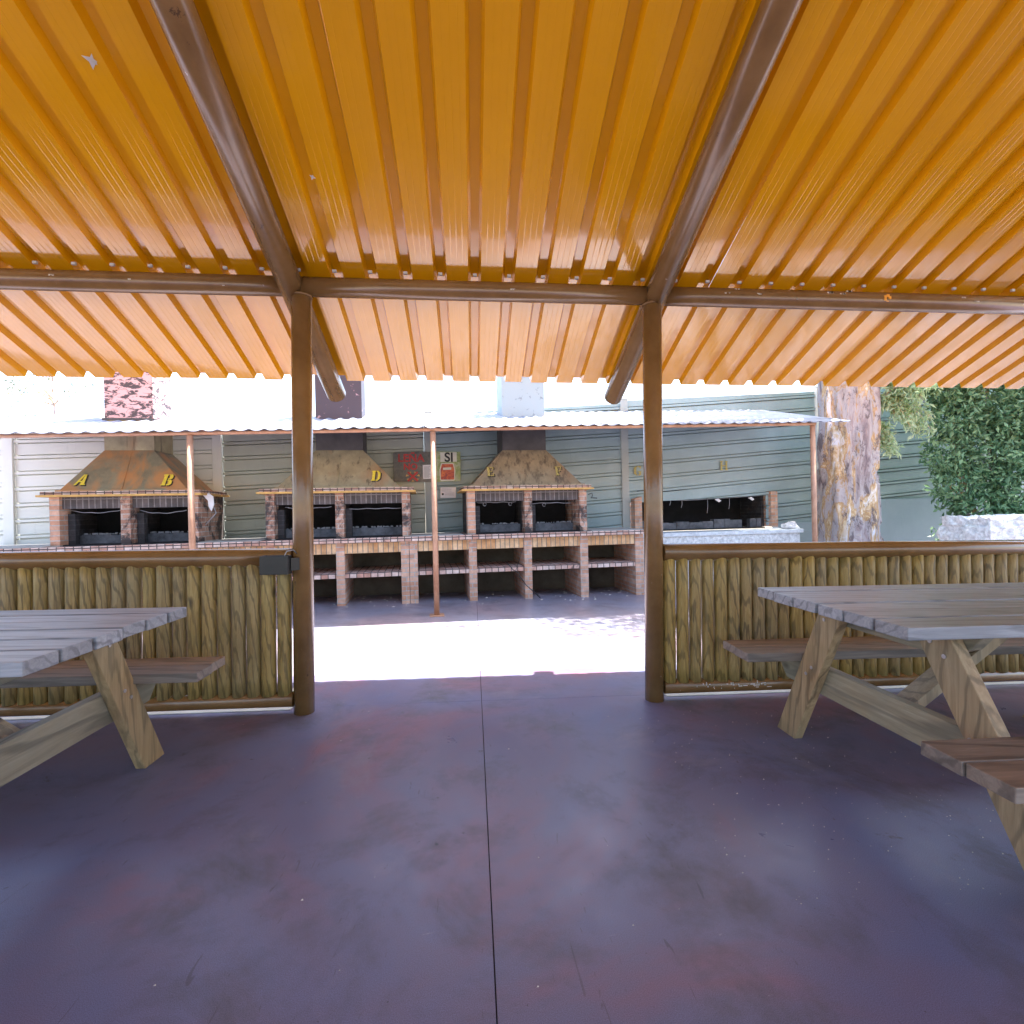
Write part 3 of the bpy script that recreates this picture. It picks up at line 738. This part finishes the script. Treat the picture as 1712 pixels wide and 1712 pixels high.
m.build('flame_outline', 'ochre_edge', p1)
p2 = row('poster', -.255, PYY, 1.60); tag(p2, 'leafy green poster reading SI above a picture of a red charcoal bag', 'poster')
m = MB(); m.prism([(-.205, 0, 0), (.20, 0, .01), (.205, 0, .44), (-.19, 0, .45)], (0, .005, 0)); m.build('board', 'poster_leaf', p2)
m = MB(); m.prism([(-.09, -.002, .295), (.15, -.002, .295), (.15, -.002, .435), (-.09, -.002, .435)], (0, -.001, 0)); m.build('white_field', 'pale_paint', p2)
text_mesh('SI', .185, 'black_paint', p2, (.035, -.006, .30), bold=.005)
m = MB(); m.prism([(-.10, -.002, .03), (-.08, -.002, .015), (.10, -.002, .015), (.12, -.002, .03), (.125, -.002, .18), (.10, -.002, .275), (-.08, -.002, .275), (-.09, -.002, .24), (-.105, -.002, .18)], (0, -.001, 0)); m.build('bag_outline', 'pale_paint', p2)
m = MB(); m.prism([(-.088, -.0035, .035), (.105, -.0035, .035), (.11, -.0035, .18), (.09, -.0035, .262), (-.068, -.0035, .262), (-.09, -.0035, .18)], (0, -.0012, 0)); m.build('bag_picture', 'bag_picture', p2)
m = MB(); m.prism([(-.055, -.006, .175), (.065, -.006, .18), (.065, -.006, .215), (-.055, -.006, .21)], (0, -.001, 0)); m.build('bag_band', 'pale_paint', p2)
def paper(x_, z_, w_, h_, rot, label, seed, icon=False):
    r_ = row('notice', x_, PYY-.012, z_); tag(r_, label, 'notice', 'paper notices on the wall'); r_.rotation_euler = (0, TILT+rot, YAW)
    m = MB(); m.prism([(-w_/2, 0, 0), (w_/2, 0, .005), (w_/2-.002, -.002, h_*.55), (w_/2, 0, h_), (-w_/2, 0, h_-.006)], (0, .0012, 0)); m.build('sheet_of_paper', 'paper', r_)
    rn = random.Random(seed); m = MB(); z = h_-.03
    while z > .02:
        m.box(-w_/2+.018+(.05 if icon and z < h_*.5 else 0), w_/2-.02-rn.uniform(0, w_*.2), -.0028, -.0022, z-.0018, z+.0018); z -= .013 if not icon else .028
    m.build('print_lines', 'ink', r_)
    if icon:
        m = MB(); m.tube([(-w_/2+.035, -.0035, .055), (-w_/2+.035, -.0022, .055)], .016, 16); m.build('round_mark', 'black_paint', r_)
paper(-.535, 1.645, .13, .21, 0, 'white paper notice pinned over the LEÑA NO poster', 1)
paper(-.245, 1.365, .225, .16, R(2), 'white paper notice with a round black mark, below the SI poster', 2, True)

# ------------------------------------------------------------------ niche grill G/H
g = row('wall_grill', 3.85, 0); tag(g, 'sooty built-in grill in a hole of the sheet wall under the painted H', 'barbecue')
cx = 3.85
def gx(a): return a-cx
m = MB(); m.box(gx(5.03), gx(5.15), .93, 1.12, .80, 1.385); m.build('pillar', 'brick_salmon', g, .003)
m = MB(); m.hexa([(gx(2.62), .86, .80), (gx(2.74), .86, .80), (gx(2.74), 1.35, .80), (gx(2.62), 1.35, .80), (gx(2.62), .86, 1.30), (gx(2.74), .86, 1.34), (gx(2.74), 1.35, 1.34), (gx(2.62), 1.35, 1.30)]); m.build('pillar', 'brick_salmon', g, .003)
m = MB(); m.box(gx(2.742), gx(4.983), 1.70, 1.76, .80, 1.40); m.build('fire_back', 'soot', g)
m = MB(); m.box(gx(2.742), gx(4.983), 1.02, 1.75, 1.401, 1.44); m.build('top_slab', 'soot', g)
m = MB(); m.box(gx(2.742), gx(4.983), 1.02, 1.70, .78, .80); m.build('hearth', 'soot', g)
m = MB(); m.box(gx(4.986), gx(5.05), 1.121, 1.75, .80, 1.38); m.build('side_wall', 'brick_black', g); m = MB(); m.box(gx(2.68), gx(2.74), 1.351, 1.75, .80, 1.38); m.build('side_wall', 'brick_black', g)
rnd = random.Random(8); x_ = 2.76
while x_ < 4.9:
    w_ = rnd.uniform(.10, .24); h_ = rnd.uniform(.10, .15)
    if rnd.random() < .85:
        m = MB(); m.box(gx(x_), gx(min(x_+w_, 4.97))-.004, 1.10+rnd.uniform(-.02, .02), 1.20, .8005, .80+h_); m.build('loose_brick', 'hearth_ledge', g, .003)
    x_ += w_
m = MB()
for xx, l_ in ((3.3, .12), (3.5, .16), (4.34, .2), (3.95, .26)):
    m.tube([(gx(xx), 1.03, 1.31), (gx(xx)+.004, 1.03, 1.31-l_*.6), (gx(xx)-.012, 1.03, 1.31-l_)], .005, 6)
m.tube([(gx(2.8), 1.04, 1.29), (gx(3.6), 1.035, 1.265), (gx(4.9), 1.04, 1.315)], .006, 6)
m.build('hanging_hook', 'wire', g)
m = MB()
for xx, zz in ((4.12, 1.255), (4.72, 1.27)):
    m.verts([(gx(xx-.06), 1.0, zz+.015), (gx(xx), .995, zz+.03), (gx(xx+.06), 1.0, zz-.01), (gx(xx+.01), .992, zz-.03), (gx(xx), 1.03, zz)], [(0, 1, 4), (1, 2, 4), (2, 3, 4), (3, 0, 4), (0, 3, 2, 1)])
m.build('foil_scrap', 'white_cloth', g)
m = MB(); m.box(gx(2.42), gx(5.10), .30, .855, .73, .785); m.build('counter_top', 'white_board', g, .004)
m = MB(); m.box(gx(2.44), gx(5.06), .33, .85, -.1, .7295); m.build('counter_base', 'stone_white', g, .004)
b_ = row('plastic_bag', 5.03, .50, .80); tag(b_, 'crumpled white plastic bag at the right end of the wall grill counter', 'bag')
bm = bmesh.new(); bmesh.ops.create_icosphere(bm, subdivisions=4, radius=.1)
for v_ in bm.verts:
    k = 1+.45*noise.fractal(v_.co*16, 1, 2, 4); v_.co = Vector((v_.co.x*1.15*k, v_.co.y*k, max(v_.co.z*.9*k, -.008)))
mm = MB(); mm.bm.free(); mm.bm = bm; mm.build('bag_film', 'white_cloth', b_)
# rag and cord on the side of the first unit
b_ = row('rag', -3.15, .10, 1.33); tag(b_, 'white rag hanging on the brick side of the barbecue lettered A and B', 'rag')
m = MB(); pts = [(-.07, 0, .10), (.0, -.01, .12), (.05, -.01, .08), (.06, -.015, -.02), (.03, -.02, -.10), (.0, -.02, -.04), (-.01, -.01, .03)]
m.prism(pts, (0, .02, 0)); m.build('cloth', 'white_cloth', b_, .004)
m = MB(); m.tube([(.05, 0, -.05), (.08, .0, -.12), (.0, .02, -.20), (-.06, .04, -.26)], .006, 7); m.build('cord', 'wire', b_)
hk = row('iron_hook', 1.59, .02, 1.355); tag(hk, 'small black iron hook on the right side of the barbecue lettered E and F', 'hook')
m = MB(); m.tube([(0, 0, .0), (.05, -.01, .02), (.055, -.01, -.02), (.03, -.01, -.045), (.12, -.01, -.05)], .006, 7); m.build('hook_rod', 'black_metal', hk)

# ------------------------------------------------------------------ barbecue canopy
cp = row('barbecue_canopy', 0, 0); tag(cp, 'lean-to canopy of wavy grey sheets on thin rust coloured posts over the barbecues', 'canopy')
CF = -.83
def zc(x_, y_): return 2.105 + .0215*(x_+.5) + .275*(y_-CF)
CX0, CX1 = -5.98, 4.82
for x_ in (-5.45, -2.97, -.49, 4.32):
    m = MB(); zt = zc(x_, CF)-.045; zb = -.015*x_
    m.tube([(x_, CF, zb-.01), (x_, CF, zt)], .031, 20); p = m.build('canopy_post', 'rust_paint', cp)
    m = MB(); m.box(x_-.08, x_+.08, CF-.08, CF+.08, zb, zb+.008); m.build('base_plate', 'rust_paint', p)
m = MB(); m.tube([(CX0-.6, CF, zc(CX0-.6, CF)-.022), (4.36, CF, zc(4.36, CF)-.022)], .021, 14); m.build('front_tube', 'rust_paint', cp)
m = MB(); m.tube([(CX0, .93, zc(CX0, .93)-.03), (CX1, .93, zc(CX1, .93)-.03)], .024, 12); m.build('back_tube', 'rust_paint', cp)
for x_ in (-5.45, -2.97, -.49, 1.95, 4.32):
    m = MB(); m.tube([(x_, CF, zc(x_, CF)-.026), (x_, .93, zc(x_, .93)-.03)], .02, 12); m.build('canopy_rafter', 'rust_paint', cp)
x_ = CX0; k = 0
PC = .15
while x_ < CX1-.1:
    m = MB(); rows = []; nx = 8*6; x2 = x_+.9
    for yy in (CF-.07, -.4, 0, .5, .955):
        r_ = []
        for i in range(nx+1):
            xx = x_+(x2-x_)*i/nx; ph = (xx-CX0)/PC*2*math.pi
            h = .014*max(-.3, math.cos(ph))
            if k == 5 and yy < -.5: h += .006
            r_.append(m.bm.verts.new((xx, yy, zc(xx, yy)+.006+h+.0015*(k % 2))))
        rows.append(r_)
    for a, b_ in zip(rows, rows[1:]):
        for i in range(nx):
            f = m.bm.faces.new((a[i], a[i+1], b_[i+1], b_[i])); f.smooth = True
    o = m.build('roof_sheet', 'galvanised', cp, flip=False); sd = o.modifiers.new('s', 'SOLIDIFY'); sd.thickness = .003; sd.offset = 1
    x_ += .9; k += 1

# ------------------------------------------------------------------ vegetation
def leaves(m, pts, size, rnd, elong=2.2, droop=0.0):
    for p in pts:
        d = Vector((rnd.gauss(0, 1), rnd.gauss(0, 1), rnd.gauss(0, 1)-droop)).normalized()
        s_ = Vector((rnd.gauss(0, 1), rnd.gauss(0, 1), rnd.gauss(0, 1))); s_ = (s_-d*s_.dot(d)).normalized()
        l = size*rnd.uniform(.6, 1.3); w_ = l/elong; nn = d.cross(s_)*l*.12
        a = p; b = p+d*l*.5+s_*w_*.5+nn; c = p+d*l; e = p+d*l*.5-s_*w_*.5+nn
        m.verts([a, b, c, e], [(0, 1, 2, 3)])
# big tree: trunk with peeling bark
tr = empty('gum_tree', (5.63, 7.25, 0)); tag(tr, 'thick gum tree trunk with peeling orange and white bark beside the canopy end', 'tree')
m = MB(); seg = 56; rings = []
hs = [i*.06 for i in range(0, 82)]
for z in hs:
    base = .39*(1-.06*z)+.10*math.exp(-z*2.2); rg = []
    for k in range(seg):
        a = 2*math.pi*k/seg; d = Vector((math.cos(a), math.sin(a), 0))
        nv = noise.fractal(Vector((d.x*1.6, d.y*1.6, z*.55)), 1, 2, 4)*.10
        nv2 = noise.fractal(Vector((d.x*5, d.y*5, z*1.2+9)), 1, 2, 3); nv += .045*(1 if nv2 > .12 else 0)
        r_ = base+nv*.8; rg.append(m.bm.verts.new((d.x*r_ - .02*z, d.y*r_, z-.05)))
    rings.append(rg)
for a, b_ in zip(rings, rings[1:]):
    for k in range(seg):
        f = m.bm.faces.new((a[k], a[(k+1) % seg], b_[(k+1) % seg], b_[k])); f.smooth = True
tk = m.build('trunk', 'bark', tr)
top = Vector((-.1, 0, 4.8)); rnd = random.Random(21); limb_tips = []
for k, (dx, dy, dz) in enumerate([(-2.4, -.6, 2.4), (1.8, -1.0, 2.6), (.3, 1.6, 3.2), (-.9, -1.9, 2.0), (2.2, 1.2, 1.8), (-1.6, 1.0, 3.4)]):
    e = top+Vector((dx, dy, dz)); mid = top+Vector((dx*.45, dy*.45, dz*.6)); m = MB()
    m.tube([top-Vector((0, 0, .4)), mid, e], [.2, .12, .04], 12); m.build('limb', 'bark', tr)
    limb_tips += [mid, e, (mid+e)/2]
for (dx, dy, dz) in [(2.0, -2.6, 2.2), (3.4, -2.2, 2.0), (4.2, -1.2, 2.8)]:
    e = top+Vector((dx, dy, dz)); mid = top+Vector((dx*.5, dy*.5, dz*.55)); m = MB()
    m.tube([top-Vector((0, 0, .3)), mid, e], [.12, .07, .02], 10); m.build('limb', 'bark', tr)
    limb_tips += [e, e+Vector((.3, -.3, .1))]
m = MB(); pts = []
for t_ in limb_tips:
    for q in range(7):
        c = t_+Vector((rnd.gauss(0, .6), rnd.gauss(0, .6), rnd.gauss(.1, .5)))
        for _ in range(170): pts.append(c+Vector((rnd.gauss(0, .25), rnd.gauss(0, .25), rnd.gauss(-.1, .28))))
leaves(m, pts, .13, rnd, 4.0, .8); m.build('crown', 'leaf_gum', tr, uv=False, flip=False)
# low sucker shoots with pale leaves at right of the trunk
m = MB(); m2 = MB(); rnd = random.Random(31)
starts = [Vector((.28, -.1, 3.0)), Vector((.3, -.2, 2.7)), Vector((.2, -.3, 3.2)), Vector((.32, -.05, 2.3))]
def shoot(a, b_, droop, n_=26):
    pts = []
    for i in range(9):
        t_ = i/8; p = a.lerp(b_, t_); p.z += .16*math.sin(t_*math.pi) - droop*t_*t_; pts.append(p)
    m2.tube(pts, [.009*(1-.07*i) for i in range(9)], 6)
    for i in range(n_):
        t_ = rnd.uniform(.15, 1.0)*8; j = min(int(t_), 7); p = pts[j].lerp(pts[j+1], t_-j)
        for q in range(6): leaves(m, [p+Vector((rnd.gauss(0, .035), rnd.gauss(0, .04), rnd.gauss(-.02, .04)))], .10, rnd, 3.2, 1.3)
for k in range(26):
    a = rnd.choice(starts[:3]); b_ = Vector((rnd.uniform(.5, 2.1), rnd.uniform(-.9, .2), rnd.uniform(2.8, 3.4)))
    shoot(a, b_, rnd.uniform(.0, .3))
for k in range(9):
    b_ = Vector((rnd.uniform(.42, .85), rnd.uniform(-.6, 0), rnd.uniform(2.2, 2.9))); shoot(starts[1], b_, rnd.uniform(.1, .3))
for k in range(5):
    b_ = Vector((rnd.uniform(.40, .6), rnd.uniform(-.4, -.1), rnd.uniform(1.95, 2.3))); shoot(starts[3], b_, .1, 16)
m2.build('shoot', 'bark', tr, uv=False); m.build('shoot_leaves', 'leaf_gum', tr, uv=False, flip=False)

# hedge mass at right
hg = empty('hedge', (8.4, 6.9, 0)); tag(hg, 'dark green leafy bush covering the wall at the far right', 'bush')
rnd = random.Random(41); m = MB(); pts = []
blobs = [(-1.45, 0, 3.0, .5), (-1.5, -.1, 2.45, .36), (-1.55, 0, 1.95, .36), (-1.35, 0, 1.5, .42), (-1.1, -.1, 1.1, .42), (-1.25, .05, .7, .40), (-.9, -.1, 2.0, .6), (-.8, 0, 2.9, .75), (-.3, -.2, 2.4, .8), (-.3, -.2, 1.5, .8), (.4, -.1, 2.9, .9), (.5, -.2, 1.8, .9), (1.3, -.1, 2.4, 1.0), (1.2, 0, 1.2, .9), (2.2, 0, 2.0, 1.1), (-.5, 0, .7, .6), (.6, 0, .6, .6), (-.9, 0, 3.6, .7), (.3, 0, 3.8, .8), (1.6, 0, 3.6, .9)]
for (x_, y_, z_, r_) in blobs:
    for _ in range(int(5200*r_*r_)):
        d = Vector((rnd.gauss(0, 1), rnd.gauss(0, 1), rnd.gauss(0, 1))).normalized()
        q = r_*(rnd.uniform(.35, 1)**.5)*(1+.28*noise.noise(Vector((x_, y_, z_))*3+d*2.6))
        p = Vector((x_, y_, z_))+Vector((d.x*q, d.y*q*.62, d.z*q))
        if p.z > .05: pts.append(p)
leaves(m, pts, .095, rnd, 2.3, .4); m.build('foliage', 'leaf_hedge', hg, uv=False, flip=False)
m = MB()
for (x_, y_, z_, r_) in blobs:
    m.tube([(x_*.6+.2, .1, 0), (x_*.8, .1, z_*.5), (x_, y_+.1, z_)], [.035, .025, .01], 7)
m.build('stem', 'bark', hg, uv=False)

# white stone block in front of the hedge
pb = empty('stone_planter', (7.35, 6.2, 0)); tag(pb, 'low rough whitewashed stone block in front of the dark green bush', 'planter')
bm = bmesh.new(); bmesh.ops.create_cube(bm, size=1)
bmesh.ops.subdivide_edges(bm, edges=bm.edges, cuts=40, use_grid_fill=True)
for v_ in bm.verts:
    c = v_.co; p = Vector((c.x*1.95, c.y*.7, (c.z+.5)*1.04)); nz = noise.fractal(p*7, 1, 2, 4)*.035; nr = noise.cell(p*3.2)*.02
    v_.co = p + Vector((math.copysign(1, c.x) if abs(c.x) > .49 else 0, math.copysign(1, c.y) if abs(c.y) > .49 else 0, 1 if c.z > .49 else 0))*(nz+nr)
mm = MB(); mm.bm.free(); mm.bm = bm; mm.build('block', 'stone_white', pb)

# sparse trees far behind the wall at left
def far_tree(x_, y_, h_, sd, label, spread=1.3, cnt=26):
    t_ = empty('distant_tree', (x_, y_, 0)); tag(t_, label, 'tree', 'sparse trees beyond the wall'); rn = random.Random(sd)
    m = MB(); m.tube([(0, 0, -.1), (.1, 0, h_*.5), (.05, .1, h_*.9)], [.12, .08, .02], 8)
    tips = []
    for k in range(cnt):
        z = h_*rn.uniform(.4, .98); e = Vector((rn.gauss(0, spread*.5), rn.gauss(0, spread*.5), z+rn.uniform(.0, .5)))
        m.tube([(.06, 0, z-.2), e*.5+Vector((0, 0, z*.5)), e], [.025, .015, .006], 5); tips.append(e)
    m.build('trunk', 'bark', t_, uv=False)
    m = MB(); pts = []
    for e in tips:
        for _ in range(40): pts.append(e+Vector((rn.gauss(0, .2), rn.gauss(0, .2), rn.gauss(0, .16))))
    leaves(m, pts, .10, rn, 2.4, .5); m.build('crown', 'leaf_far', t_, uv=False, flip=False)
far_tree(-12.3, 16.0, 5.4, 1, 'sparse tall tree beyond the wall, left of the pink flecked chimney', 1.3, 26)
far_tree(-11.0, 20.0, 4.7, 2, 'low tree top beyond the wall, right of the pink flecked chimney', 1.0, 14)
